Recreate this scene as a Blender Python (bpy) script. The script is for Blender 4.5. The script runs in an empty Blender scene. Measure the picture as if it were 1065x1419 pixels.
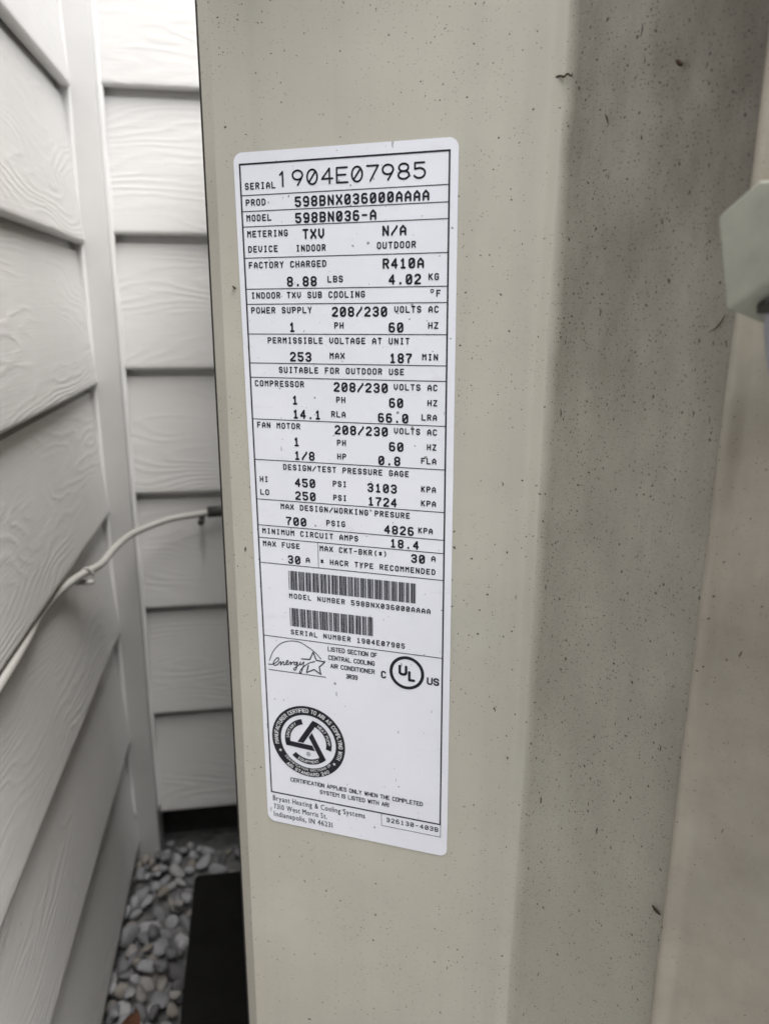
import bpy, bmesh, math, random
from mathutils import Vector, Matrix, noise

# ------------------------------------------------------------------ camera, light
CAM_H = 0.77                      # camera height over the gravel
PITCH, ROLL = math.radians(15.114), math.radians(0.305)
SUN_HEADING, SUN_ELEV = math.radians(139), math.radians(67)   # where the light comes from (0 = straight ahead)

scene = bpy.context.scene
C = scene.collection
cam_data = bpy.data.cameras.new('camera')
cam = bpy.data.objects.new('camera', cam_data)
C.objects.link(cam)
cam.location = (0, 0, CAM_H)
fwd = Vector((0, math.cos(PITCH), -math.sin(PITCH)))
rgt0 = Vector((1, 0, 0))
up0 = rgt0.cross(fwd)
rgt = math.cos(ROLL) * rgt0 + math.sin(ROLL) * up0
upv = rgt.cross(fwd)
cam.matrix_world = Matrix(((rgt.x, upv.x, -fwd.x, 0), (rgt.y, upv.y, -fwd.y, 0), (rgt.z, upv.z, -fwd.z, CAM_H), (0, 0, 0, 1)))
cam_data.sensor_fit = 'VERTICAL'
cam_data.sensor_height = 36.0
cam_data.lens = 36.0 * 1058.36 / 1419.0
cam_data.clip_start = 0.01
cam_data.clip_end = 500
cam_data.dof.use_dof = True
cam_data.dof.focus_distance = 0.356
cam_data.dof.aperture_fstop = 10.0
scene.camera = cam

world = bpy.data.worlds.new('World')
scene.world = world
world.use_nodes = True
wn = world.node_tree.nodes
wl = world.node_tree.links
sky = wn.new('ShaderNodeTexSky')
sky.sky_type = 'NISHITA'
sky.sun_disc = False
sky.sun_elevation = SUN_ELEV
sky.sun_rotation = SUN_HEADING
sky.air_density = 1.0
sky.dust_density = 1.0
sky.ozone_density = 1.0
hs = wn.new('ShaderNodeHueSaturation')     # overcast: a grey-white sky
hs.inputs['Saturation'].default_value = 0.28
wl.new(sky.outputs['Color'], hs.inputs['Color'])
wl.new(hs.outputs['Color'], wn['Background'].inputs['Color'])
wn['Background'].inputs['Strength'].default_value = 0.11

sun_d = bpy.data.lights.new('sun', 'SUN')
sun_d.energy = 2.5
sun_d.angle = math.radians(45)
sun_d.color = (1.0, 0.975, 0.94)
sun = bpy.data.objects.new('sun', sun_d)
C.objects.link(sun)
sdir = Vector((math.sin(SUN_HEADING) * math.cos(SUN_ELEV), math.cos(SUN_HEADING) * math.cos(SUN_ELEV), math.sin(SUN_ELEV)))
sun.rotation_euler = sdir.to_track_quat('Z', 'Y').to_euler()
sun.location = (0, -2, 5)

scene.view_settings.view_transform = 'Standard'
scene.view_settings.look = 'None'
scene.view_settings.gamma = 1.0
scene.view_settings.use_curve_mapping = False
scene.view_settings.exposure = 1.43
scene.cycles.max_bounces = 6
scene.cycles.diffuse_bounces = 4

# ------------------------------------------------------------------ places (metres, z measured from the camera height)
HL = math.radians(-9.55)
LV = Vector((math.sin(HL), math.cos(HL), 0))          # along the house's side wall, away from the camera
BV = Vector((math.cos(HL), -math.sin(HL), 0))         # along the house's end wall, to the right
UV = Vector((0.95353782, -0.30127334, 0))             # along the label panel, to the right
NV = Vector((-0.30127334, -0.95353782, 0))            # out of the label panel
PD = 0.33107
UP = Vector((0, 0, 1))
ZC = Vector((0, 0, CAM_H))
def house(l, b, z): return LV * l + BV * b + UP * z + ZC
def panel(u, w, z): return NV * (w - PD) + UV * u + UP * z + ZC
def to_panel(p): q = p - ZC; return Vector((q.dot(UV), q.dot(NV) + PD, q.z))
GROUND = 0.0

rng = random.Random(7)

# ------------------------------------------------------------------ object helpers
WM = {}
def register(o, parent, m):
    C.objects.link(o)
    if parent is not None:
        o.parent = parent
        o.matrix_parent_inverse = WM[parent.name].inverted()
    o.matrix_basis = m
    WM[o.name] = m.copy()
    return o
def tag(o, label=None, cat=None, group=None, kind=None):
    if label: o['label'] = label
    if cat: o['category'] = cat
    if group: o['group'] = group
    if kind: o['kind'] = kind
    return o
def thing(name, loc, label, cat, group=None):
    o = bpy.data.objects.new(name, None)
    o.empty_display_size = 0.05
    register(o, None, Matrix.Translation(loc))
    return tag(o, label, cat, group)
def mesh_obj(name, me, mat, parent=None, m=None, smooth=None):
    o = bpy.data.objects.new(name, me)
    if mat is not None and not me.materials: me.materials.append(mat)
    return register(o, parent, m or Matrix.Identity(4))
def from_bm(name, bm, mat, parent=None, m=None, smooth=False, angle=None):
    me = bpy.data.meshes.new(name)
    bm.normal_update()
    bm.to_mesh(me); bm.free()
    if smooth:
        me.shade_smooth()
        if angle: me.set_sharp_from_angle(angle=math.radians(angle))
    return mesh_obj(name, me, mat, parent, m)
def from_py(name, vs, fs, mat, parent=None, m=None, smooth=False, angle=None):
    me = bpy.data.meshes.new(name)
    me.from_pydata([tuple(v) for v in vs], [], fs)
    me.validate()
    if smooth:
        me.shade_smooth()
        if angle: me.set_sharp_from_angle(angle=math.radians(angle))
    return mesh_obj(name, me, mat, parent, m)
def axes(o, x, y, z):
    return Matrix(((x.x, y.x, z.x, o.x), (x.y, y.y, z.y, o.y), (x.z, y.z, z.z, o.z), (0, 0, 0, 1)))
def box_bm(x0, x1, y0, y1, z0, z1, bevel=0, seg=2):
    bm = bmesh.new()
    bmesh.ops.create_cube(bm, size=1)
    for v in bm.verts:
        v.co = Vector((x0 if v.co.x < 0 else x1, y0 if v.co.y < 0 else y1, z0 if v.co.z < 0 else z1))
    if bevel:
        bmesh.ops.bevel(bm, geom=bm.edges[:], offset=bevel, segments=seg, affect='EDGES', profile=0.5)
    return bm
def catmull(pts, n):
    pts = [Vector(p) for p in pts]
    P = [pts[0] * 2 - pts[1]] + pts + [pts[-1] * 2 - pts[-2]]
    out = []
    for i in range(1, len(P) - 2):
        for k in range(n):
            t = k / n
            a, b, c, d = P[i - 1], P[i], P[i + 1], P[i + 2]
            out.append(0.5 * ((2 * b) + (c - a) * t + (2 * a - 5 * b + 4 * c - d) * t * t + (3 * b - a - 3 * c + d) * t ** 3))
    out.append(pts[-1])
    return out
def tube(pts, rad, seg=10, caps=True):
    """vertices and faces of a round tube; rad is a number or a list"""
    pts = [Vector(p) for p in pts]
    vs, fs = [], []
    prev = None
    for i, p in enumerate(pts):
        t = (pts[min(i + 1, len(pts) - 1)] - pts[max(i - 1, 0)]).normalized()
        if prev is None:
            a = Vector((0, 0, 1)) if abs(t.z) < 0.9 else Vector((1, 0, 0))
            s = t.cross(a).normalized()
        else:
            s = (prev - t * prev.dot(t)).normalized()
        prev = s
        q = t.cross(s)
        r = rad[i] if isinstance(rad, (list, tuple)) else rad
        for k in range(seg):
            an = 2 * math.pi * k / seg
            vs.append(p + s * (r * math.cos(an)) + q * (r * math.sin(an)))
    for i in range(len(pts) - 1):
        for k in range(seg):
            a = i * seg + k; b = i * seg + (k + 1) % seg
            fs.append((a, b, b + seg, a + seg))
    if caps:
        fs.append(tuple(range(seg))[::-1])
        fs.append(tuple(range((len(pts) - 1) * seg, len(pts) * seg)))
    return vs, fs

FACE_U = 0.1560       # where the fold lies in the corner panel's own coordinates
# ------------------------------------------------------------------ materials
class NT:
    def __init__(self, name):
        self.m = bpy.data.materials.new(name)
        self.m.use_nodes = True
        self.t = self.m.node_tree
        self.b = self.t.nodes['Principled BSDF']
    def n(self, kind, **kw):
        x = self.t.nodes.new('ShaderNode' + kind)
        for k, v in kw.items():
            if hasattr(x, k): setattr(x, k, v)
        return x
    def link(self, a, b): self.t.links.new(a, b)
    def put(self, sock, v):
        if hasattr(v, 'is_linked') or hasattr(v, 'links'): self.link(v, sock)
        else: sock.default_value = v
    def math(self, op, a, b=None, c=None, clamp=False):
        x = self.n('Math', operation=op); x.use_clamp = clamp
        for i, v in enumerate((a, b, c)):
            if v is not None: self.put(x.inputs[i], v)
        return x.outputs[0]
    def mix(self, f, a, b, mode='MIX'):
        x = self.n('Mix', data_type='RGBA', blend_type=mode)
        self.put(x.inputs[0], f)
        for s, v in ((x.inputs[6], a), (x.inputs[7], b)):
            self.put(s, v if hasattr(v, 'links') else (*v, 1))
        return x.outputs[2]
    def coord(self, out='Object'): return self.n('TexCoord').outputs[out]
    def mapping(self, vec, scale=(1, 1, 1), loc=(0, 0, 0), rot=(0, 0, 0)):
        x = self.n('Mapping'); self.link(vec, x.inputs['Vector'])
        x.inputs['Scale'].default_value = scale; x.inputs['Rotation'].default_value = rot
        self.put(x.inputs['Location'], loc)
        return x.outputs[0]
    def noise(self, vec, scale, detail=4, rough=0.5, dist=0.0):
        x = self.n('TexNoise')
        self.link(vec, x.inputs['Vector'])
        x.inputs['Scale'].default_value = scale; x.inputs['Detail'].default_value = detail
        x.inputs['Roughness'].default_value = rough; x.inputs['Distortion'].default_value = dist
        return x.outputs['Fac']
    def ramp(self, v, lo, hi, a=0.0, b=1.0):
        x = self.n('MapRange'); self.put(x.inputs['Value'], v)
        x.inputs[1].default_value = lo; x.inputs[2].default_value = hi
        x.inputs[3].default_value = a; x.inputs[4].default_value = b
        return x.outputs[0]
    def sep(self, v):
        x = self.n('SeparateXYZ'); self.link(v, x.inputs[0]); return x.outputs
    def comb(self, x_, y_, z_):
        x = self.n('CombineXYZ')
        for i, v in enumerate((x_, y_, z_)): self.put(x.inputs[i], v)
        return x.outputs[0]
    def bump(self, h, strength, dist):
        x = self.n('Bump'); x.inputs['Strength'].default_value = strength; x.inputs['Distance'].default_value = dist
        self.link(h, x.inputs['Height']); return x.outputs[0]
    def specks(self, vec, scale, rmax, keep, dens=None):
        """small round-ish specks: 1 inside a speck; keep = share of the cells that hold one"""
        v = self.n('TexVoronoi', feature='F1', voronoi_dimensions='2D'); self.link(vec, v.inputs['Vector'])
        v.inputs['Scale'].default_value = scale
        s = self.n('SeparateColor'); self.link(v.outputs['Color'], s.inputs[0])
        k = keep if dens is None else self.math('MULTIPLY', dens, keep)
        has = self.math('LESS_THAN', s.outputs[0], k)
        g2 = self.math('POWER', s.outputs[1], 2.2)
        rad = self.math('MULTIPLY_ADD', g2, rmax * 0.8, rmax * 0.2)
        inside = self.math('DIVIDE', v.outputs['Distance'], rad)
        soft = self.ramp(inside, 1.1, 0.6)
        return self.math('MULTIPLY', soft, has)
    def finish(self, col=None, rough=None, spec=None, normal=None):
        if col is not None: self.put(self.b.inputs['Base Color'], col if hasattr(col, 'links') else (*col, 1))
        if rough is not None: self.put(self.b.inputs['Roughness'], rough)
        if spec is not None: self.b.inputs['Specular IOR Level'].default_value = spec
        if normal is not None: self.link(normal, self.b.inputs['Normal'])
        return self.m

def paint_metal(name, col, speck_gain=1.0, dirt=0.0, rough=0.33, face_u=None):
    """aged beige enamel with soot specks; dirt mixes in a dark film, grime plus shade painted into the colour"""
    t = NT(name)
    co = t.coord()
    warp = t.n('VectorMath', operation='ADD')
    nz = t.n('TexNoise'); t.link(co, nz.inputs['Vector']); nz.inputs['Scale'].default_value = 420; nz.inputs['Detail'].default_value = 1
    sc = t.n('VectorMath', operation='SCALE'); t.link(nz.outputs['Color'], sc.inputs[0]); sc.inputs['Scale'].default_value = 0.0016
    t.link(co, warp.inputs[0]); t.link(sc.outputs[0], warp.inputs[1])
    wx, wy, wz = t.sep(warp.outputs[0])
    wv = t.comb(t.math('MULTIPLY_ADD', wy, -0.8, wx), wz, 0.0)        # laid flat over the folds
    dens = t.ramp(t.noise(co, 9, 3, 0.6), 0.32, 0.68, 0.25, 1.7)
    fine_d = t.ramp(t.noise(co, 14, 4, 0.65), 0.38, 0.66, 0.1, 2.0)
    face = None
    if face_u is not None:                     # soot specks thicken beyond the fold; their film also paints in that face's shade
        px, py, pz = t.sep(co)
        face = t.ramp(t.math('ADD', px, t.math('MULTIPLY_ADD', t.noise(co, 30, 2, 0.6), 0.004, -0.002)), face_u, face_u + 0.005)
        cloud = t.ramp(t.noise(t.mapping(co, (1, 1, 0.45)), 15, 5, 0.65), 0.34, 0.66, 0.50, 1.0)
        height = t.ramp(pz, 0.36, 0.80, 0.15, 1.0)  # specks and painted shade thin out towards the bottom
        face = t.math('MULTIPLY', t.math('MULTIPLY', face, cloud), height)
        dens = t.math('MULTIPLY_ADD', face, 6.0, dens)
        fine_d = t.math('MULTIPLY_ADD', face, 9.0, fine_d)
    s1 = t.specks(wv, 240, 0.17, 0.07 * speck_gain, dens)
    s2 = t.specks(wv, 520, 0.22, 0.15 * speck_gain, fine_d)
    s3 = t.specks(wv, 100, 0.080, 0.045 * speck_gain, dens)
    s4 = t.specks(wv, 950, 0.26, 0.28 * speck_gain, fine_d)
    # drawn-out fibres and smears
    st = t.specks(t.mapping(wv, (260, 70, 1), rot=(0, 0, 0.5)), 1.0, 0.16, 0.012 * speck_gain, dens)
    tot = t.math('MAXIMUM', t.math('MAXIMUM', s1, s2), t.math('MAXIMUM', s3, st))
    tot = t.math('MAXIMUM', tot, t.math('MULTIPLY', s4, 0.6))
    tint = t.noise(co, 22, 3, 0.6)
    base = t.mix(t.ramp(tint, 0.3, 0.7), tuple(c * 0.93 for c in col), tuple(min(c * 1.05, 1) for c in col))
    warm = t.noise(t.mapping(co, loc=(3, 1, 2)), 13, 3, 0.5)
    base = t.mix(t.ramp(warm, 0.35, 0.65, 0.0, 0.5), base, (col[0] * 0.99, col[1] * 0.93, col[2] * 0.92))
    runs_ = t.noise(t.mapping(co, (70, 70, 2.2)), 1.0, 4, 0.6)                   # faint rain runs
    base = t.mix(t.ramp(runs_, 0.52, 0.75, 0.0, 0.22), base, tuple(c * 0.72 for c in col))
    base = t.mix(t.ramp(runs_, 0.45, 0.28, 0.0, 0.20), base, tuple(min(1, c * 1.15) for c in col))
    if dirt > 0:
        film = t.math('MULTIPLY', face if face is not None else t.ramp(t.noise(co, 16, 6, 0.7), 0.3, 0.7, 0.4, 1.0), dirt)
        base = t.mix(film, base, (0.092, 0.08, 0.060))  # film tone carries painted shade along with grime
    col_out = t.mix(t.math('MULTIPLY', tot, 0.88), base, (0.025, 0.022, 0.018))
    r = t.math('ADD', t.ramp(t.noise(co, 60, 2, 0.6), 0.3, 0.7, rough - 0.05, rough + 0.08), t.math('MULTIPLY', tot, 0.3))
    orange = t.noise(co, 900, 0, 0.5)
    return t.finish(col_out, r, 0.5, t.bump(orange, 0.12, 0.0002))

def siding_paint(name, col):
    t = NT(name)
    co = t.coord()
    rnd = t.n('ObjectInfo').outputs['Random']
    off = t.math('MULTIPLY', rnd, 137.0)
    x, y, z = t.sep(co)
    # embossed wood grain: growth lines that run along the board and swing round in cathedrals
    big = t.noise(t.comb(t.math('MULTIPLY_ADD', x, 2.2, off), t.math('MULTIPLY', z, 9.0), 0.0), 1.0, 2, 0.45)
    med = t.noise(t.comb(t.math('MULTIPLY_ADD', x, 16.0, off), t.math('MULTIPLY', z, 55.0), 1.0), 1.0, 3, 0.5)
    fld = t.math('ADD', t.math('MULTIPLY', z, 70.0), t.math('ADD', t.math('MULTIPLY', big, 26.0), t.math('MULTIPLY', med, 1.6)))
    wave = t.math('SINE', t.math('MULTIPLY', fld, 6.283))
    wave = t.math('POWER', t.math('MULTIPLY_ADD', wave, 0.5, 0.5), 2.0)
    mask = t.ramp(t.noise(t.comb(t.math('MULTIPLY_ADD', x, 5.0, off), t.math('MULTIPLY', z, 14.0), 5.0), 1.0, 3, 0.5), 0.38, 0.62)
    streak = t.noise(t.comb(t.math('MULTIPLY_ADD', x, 9.0, off), t.math('MULTIPLY', z, 420.0), 2.0), 1.0, 3, 0.6)
    h = t.math('ADD', t.math('MULTIPLY', t.math('MULTIPLY', wave, mask), 0.8), t.math('MULTIPLY', streak, 0.5))
    n1 = t.noise(co, 6, 4, 0.6)
    c = t.mix(t.ramp(n1, 0.3, 0.7), tuple(v * 0.95 for v in col), tuple(min(v * 1.03, 1) for v in col))
    grime = t.specks(t.comb(x, z, 0.0), 60, 0.10, 0.05)
    c = t.mix(t.math('MULTIPLY', grime, 0.35), c, (0.2, 0.19, 0.17))
    return t.finish(c, 0.55, 0.35, t.bump(h, 0.42, 0.0008))

def plain(name, col, rough=0.5, spec=0.4, var=0.08, scale=30, bump=0.0, bdist=0.0005, metal=0.0):
    t = NT(name)
    co = t.coord()
    nz = t.noise(co, scale, 5, 0.6)
    c = t.mix(t.ramp(nz, 0.3, 0.7), tuple(v * (1 - var) for v in col), tuple(min(1, v * (1 + var)) for v in col))
    t.b.inputs['Metallic'].default_value = metal
    nm = t.bump(t.noise(co, scale * 6, 4, 0.6), bump, bdist) if bump else None
    return t.finish(c, rough, spec, nm)

def gravel_stone():
    t = NT('gravel_stone')
    co = t.coord()
    rnd = t.n('ObjectInfo').outputs['Random']
    co2 = t.mapping(co, loc=t.comb(t.math('MULTIPLY', rnd, 31.0), 0.0, 0.0))
    r = t.n('ValToRGB'); t.link(rnd, r.inputs[0])
    e = r.color_ramp.elements
    e[0].color = (0.09, 0.09, 0.10, 1); e[1].color = (0.58, 0.58, 0.60, 1)
    for p, c in ((0.25, (0.22, 0.225, 0.245)), (0.5, (0.45, 0.455, 0.48)), (0.72, (0.27, 0.24, 0.20)), (0.78, (0.25, 0.26, 0.28))):
        k = e.new(p); k.color = (*c, 1)
    n1 = t.noise(co2, 70, 5, 0.65)
    c = t.mix(t.ramp(n1, 0.3, 0.7, 0.0, 0.55), r.outputs[0], (0.16, 0.15, 0.14))
    return t.finish(c, 0.8, 0.3, t.bump(t.noise(co2, 160, 5, 0.65), 0.6, 0.002))

def soil_mat():
    t = NT('soil_and_grit')
    co = t.coord()
    n1 = t.noise(co, 40, 6, 0.7)
    v = t.n('TexVoronoi'); t.link(co, v.inputs['Vector']); v.inputs['Scale'].default_value = 55
    c = t.mix(t.ramp(n1, 0.3, 0.7), (0.09, 0.09, 0.09), (0.19, 0.19, 0.19))
    return t.finish(c, 0.9, 0.2, t.bump(t.math('ADD', n1, v.outputs['Distance']), 0.8, 0.01))

def label_paper():
    t = NT('label_film')
    co = t.coord()
    nz = t.n('TexNoise'); t.link(co, nz.inputs['Vector']); nz.inputs['Scale'].default_value = 500
    sc = t.n('VectorMath', operation='SCALE'); t.link(nz.outputs['Color'], sc.inputs[0]); sc.inputs['Scale'].default_value = 0.0014
    ad = t.n('VectorMath', operation='ADD'); t.link(co, ad.inputs[0]); t.link(sc.outputs[0], ad.inputs[1])
    wv = ad.outputs[0]
    dens = t.ramp(t.noise(co, 12, 3, 0.6), 0.35, 0.65, 0.3, 1.6)
    s1 = t.specks(wv, 150, 0.12, 0.07, dens)
    s2 = t.specks(wv, 380, 0.2, 0.05, dens)
    st = t.specks(t.mapping(wv, (240, 70, 1), rot=(0, 0, 0.6)), 1.0, 0.14, 0.03, dens)
    tot = t.math('MAXIMUM', t.math('MAXIMUM', s1, s2), t.math('MULTIPLY', st, 0.7))
    n1 = t.noise(co, 18, 5, 0.6)
    base = t.mix(t.ramp(n1, 0.3, 0.7), (0.78, 0.80, 0.88), (0.83, 0.85, 0.93))
    smear = t.ramp(t.noise(t.mapping(co, (30, 90, 30), rot=(0, 0, 0.5)), 1.0, 6, 0.7), 0.60, 0.78, 0.0, 0.28)
    base = t.mix(smear, base, (0.42, 0.41, 0.42))
    c = t.mix(t.math('MULTIPLY', tot, 0.75), base, (0.09, 0.085, 0.08))
    return t.finish(c, 0.42, 0.4)

def ink_mat():
    t = NT('black_print')
    co = t.coord()
    n1 = t.noise(co, 900, 4, 0.7)
    c = t.mix(t.ramp(n1, 0.62, 0.80, 0.0, 0.40), (0.010, 0.010, 0.018), (0.30, 0.30, 0.34))
    return t.finish(c, 0.45, 0.35)

M_PANEL = paint_metal('beige_enamel', (0.482, 0.472, 0.412))
M_CORNER = paint_metal('beige_enamel_soot_shade', (0.482, 0.472, 0.412), 0.75, 0.92, 0.33, FACE_U)  # beyond the fold: soot plus shade painted into the colour
M_RIGHT = paint_metal('beige_enamel_shaded', (0.47, 0.44, 0.375), 0.55, 0.55)  # blotchy film darkens the whole panel, shade painted into its colour
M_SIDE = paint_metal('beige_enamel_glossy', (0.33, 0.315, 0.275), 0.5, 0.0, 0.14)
M_SIDING = siding_paint('white_siding_paint', (0.685, 0.675, 0.662))
M_TRIM = plain('white_trim_paint', (0.655, 0.645, 0.632), 0.5, 0.35, 0.05, 12, 0.15, 0.0006)
M_CAULK = plain('white_caulk', (0.78, 0.772, 0.76), 0.4, 0.4, 0.04, 40)
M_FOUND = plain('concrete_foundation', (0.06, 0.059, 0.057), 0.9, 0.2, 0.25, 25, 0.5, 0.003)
M_STONE = gravel_stone()
M_SOIL = soil_mat()
M_PAD = plain('black_pad_plastic', (0.008, 0.008, 0.0075), 0.8, 0.12, 0.3, 20, 0.4, 0.002)
M_LABEL = label_paper()
M_INK = ink_mat()
M_WHITE_INK = plain('label_white_print', (0.74, 0.755, 0.80), 0.42, 0.4, 0.04, 60)
M_CABLE = plain('white_cable_jacket', (0.42, 0.41, 0.385), 0.5, 0.4, 0.06, 60)
M_DARK = plain('dark_rubber', (0.035, 0.033, 0.03), 0.6, 0.3, 0.3, 60)
M_FITTING = plain('grey_green_plastic', (0.375, 0.385, 0.33), 0.6, 0.35, 0.16, 70, 0.12, 0.0006)
M_PIPE = plain('grey_conduit', (0.27, 0.27, 0.30), 0.5, 0.4, 0.08, 60)
M_DEBRIS = plain('dark_debris', (0.05, 0.035, 0.022), 0.8, 0.2, 0.4, 300)
M_LEAF = plain('dry_leaf', (0.085, 0.036, 0.02), 0.7, 0.3, 0.3, 60, 0.3, 0.001)
M_BLOCKER = plain('blocker_fence_wood', (0.12, 0.122, 0.125), 0.85, 0.2, 0.3, 18, 0.4, 0.002)  # for the added fence that blocks low light
M_CONCRETE = plain('bounce_slab_concrete', (0.46, 0.455, 0.44), 0.85, 0.25, 0.15, 9, 0.3, 0.002)  # for the added slab that bounces light upward
M_COIL = plain('dark_coil', (0.05, 0.05, 0.05), 0.6, 0.4, 0.2, 80)

# ------------------------------------------------------------------ ground
def build_ground():
    vs, fs = [], []
    N = 40
    R = 60.0
    def ax(i):
        t = i / N * 2 - 1
        return math.copysign(abs(t) ** 3, t) * R
    for j in range(N + 1):
        for i in range(N + 1):
            vs.append((ax(i), ax(j), 0))
    for j in range(N):
        for i in range(N):
            a = j * (N + 1) + i
            fs.append((a, a + 1, a + N + 2, a + N + 1))
    return tag(from_py('ground', vs, fs, M_SOIL, None, Matrix.Translation((0, 0, -0.012))), kind='structure')
ground = build_ground()
ground['label'] = 'grey soil and grit under the gravel'

def stone_mesh(seed):
    r = random.Random(seed)
    bm = bmesh.new()
    bmesh.ops.create_icosphere(bm, subdivisions=2, radius=1.0)
    off = Vector((r.uniform(0, 50), r.uniform(0, 50), r.uniform(0, 50)))
    planes = [(Vector((r.uniform(-1, 1), r.uniform(-1, 1), r.uniform(-1, 1))).normalized(), r.uniform(0.45, 0.8)) for _ in range(8)]
    for v in bm.verts:
        p = v.co.copy()
        for d, h in planes:                       # knocked-off facets
            k = p.dot(d) - h
            if k > 0: p -= d * k * 0.97
        p *= 1 + 0.22 * noise.noise(v.co * 0.9 + off) + 0.07 * noise.noise(v.co * 2.4 + off)
        v.co = p
    me = bpy.data.meshes.new('stone')
    bm.to_mesh(me); bm.free()
    me.shade_smooth()
    me.materials.append(M_STONE)
    return me
def build_gravel():
    kinds = [stone_mesh(40 + i) for i in range(10)]
    count = 0
    placed = []
    def put(l, b, r, z):
        nonlocal count
        o = bpy.data.objects.new('stone', kinds[rng.randrange(10)])
        s = Vector((r * rng.uniform(0.85, 1.45), r * rng.uniform(0.75, 1.1), r * rng.uniform(0.55, 0.85)))
        rot = Matrix.Rotation(rng.uniform(0, 6.28), 4, 'Z') @ Matrix.Rotation(rng.uniform(-0.7, 0.7), 4, 'X') @ Matrix.Rotation(rng.uniform(-0.7, 0.7), 4, 'Y')
        p = house(l, b, 0); p.z = z
        register(o, ground, Matrix.Translation(p) @ rot @ Matrix.Diagonal((*s, 1)))
        count += 1
    # the narrow bed between the wall and the pad, then the strip behind the pad
    tries = 0
    while count < 245 and tries < 9000:
        tries += 1
        l = rng.uniform(0.40, 1.0); b = rng.uniform(-0.205, -0.113)
        r = rng.uniform(0.0075, 0.0165)
        if any((l - q[0]) ** 2 + (b - q[1]) ** 2 < (0.72 * (r + q[2])) ** 2 for q in placed): continue
        placed.append((l, b, r))
        put(l, b, r, rng.uniform(-0.012, 0.004))
        if rng.random() < 0.30: put(l + rng.uniform(-0.012, 0.012), b + rng.uniform(-0.01, 0.01), r * 0.8, rng.uniform(0.006, 0.016))
    n0 = count
    tries = 0
    while count < n0 + 55 and tries < 4000:
        tries += 1
        l = rng.uniform(0.925, 1.0); b = rng.uniform(-0.12, 0.35)
        r = rng.uniform(0.008, 0.015)
        if any((l - q[0]) ** 2 + (b - q[1]) ** 2 < (0.72 * (r + q[2])) ** 2 for q in placed): continue
        placed.append((l, b, r))
        put(l, b, r, rng.uniform(-0.014, 0.0))
build_gravel()

# ------------------------------------------------------------------ house: two lap-sided walls meeting in an inside corner
house_root = thing('house', house(0.99, -0.19, -CAM_H), 'white house corner with embossed wood-grain lap siding on two walls', 'house')
EXPO_B, EXPO_L, Z_FIRST = 0.157, 0.1618, 0.236
def board_mesh(length, expo, seed):
    """x along the board, y out of the wall, z up from the lower lip; the lip stands proud and is slightly rounded"""
    h = expo + 0.03
    th = 0.0095
    rec = 0.0125                       # set-back of the face at the board's top
    at = lambda z: -rec * z / h
    prof = [(-th, 0.0), (-0.0040, 0.0), (-0.0018, 0.0008), (-0.0006, 0.0022), (at(0.0045), 0.0045), (at(0.008), 0.008), (at(h * 0.5), h * 0.5), (at(expo - 0.0085), expo - 0.0085),
            (at(expo - 0.0085) - 0.006, expo - 0.0065), (at(h) - 0.006, h), (-rec - th - 0.004, h), (-th - 0.005, h * 0.5)]
    nx = 24
    r = random.Random(seed)
    vs, fs = [], []
    for i in range(nx + 1):
        x = length * i / nx
        wob = 0.0012 * noise.noise(Vector((x * 2.3, seed * 3.1, 0)))
        lip = 0.0007 * noise.noise(Vector((x * 9.0, seed * 1.7, 4)))
        for k, (y, z) in enumerate(prof):
            vs.append((x, y + wob * (1 - z / h), z + (lip if k < 5 else 0)))
    n = len(prof)
    for i in range(nx):
        for k in range(n):
            a = i * n + k; b = i * n + (k + 1) % n
            fs.append((a, b, b + n, a + n))
    fs.append(tuple(range(n))); fs.append(tuple(range(nx * n, nx * n + n))[::-1])
    me = bpy.data.meshes.new('siding_board')
    me.from_pydata(vs, [], fs)
    me.validate()
    me.shade_smooth(); me.set_sharp_from_angle(angle=math.radians(35))
    me.materials.append(M_SIDING)
    return me
B_SURF, L_SURF = -0.187, 0.986                       # lip planes: left wall at b = B_SURF, end wall at l = L_SURF
def sheathing(name, x0, x1, mat_axes):
    return from_bm(name, box_bm(x0, x1, -0.12, -0.0275, 0.085, 2.75), M_TRIM, house_root, mat_axes)
left_len = 1.95
left_axes = axes(house(0.978, B_SURF, -CAM_H), -LV, BV, UP)          # x runs back towards the camera side
left_wall = sheathing('siding_wall', -0.10, left_len, left_axes)
end_len = 2.6
end_axes = axes(house(L_SURF, -0.160, -CAM_H), BV, -LV, UP)
end_wall = sheathing('siding_wall', -0.10, end_len, end_axes)
left_wall['label'] = 'siding wall running along the left edge of the photo'
end_wall['label'] = 'siding wall behind the air conditioner'
for wall, ax_m, ln, expo in ((left_wall, left_axes, left_len, EXPO_L), (end_wall, end_axes, end_len, EXPO_B)):
    variants = [board_mesh(ln, expo, s + (10 if wall is left_wall else 0)) for s in range(4)]
    for k in range(-12, 7):
        z = Z_FIRST - expo * k + CAM_H - (0.007 if wall is left_wall else 0)
        o = bpy.data.objects.new('siding_board', variants[k % 4])
        o.matrix_basis = Matrix.Identity(4)
        register(o, wall, ax_m @ Matrix.Translation((0, 0, z)))
# concrete below the siding
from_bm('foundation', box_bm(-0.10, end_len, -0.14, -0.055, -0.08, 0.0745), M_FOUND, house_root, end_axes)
from_bm('foundation', box_bm(-0.10, left_len, -0.14, -0.055, -0.08, 0.045), M_FOUND, house_root, left_axes)
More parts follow.
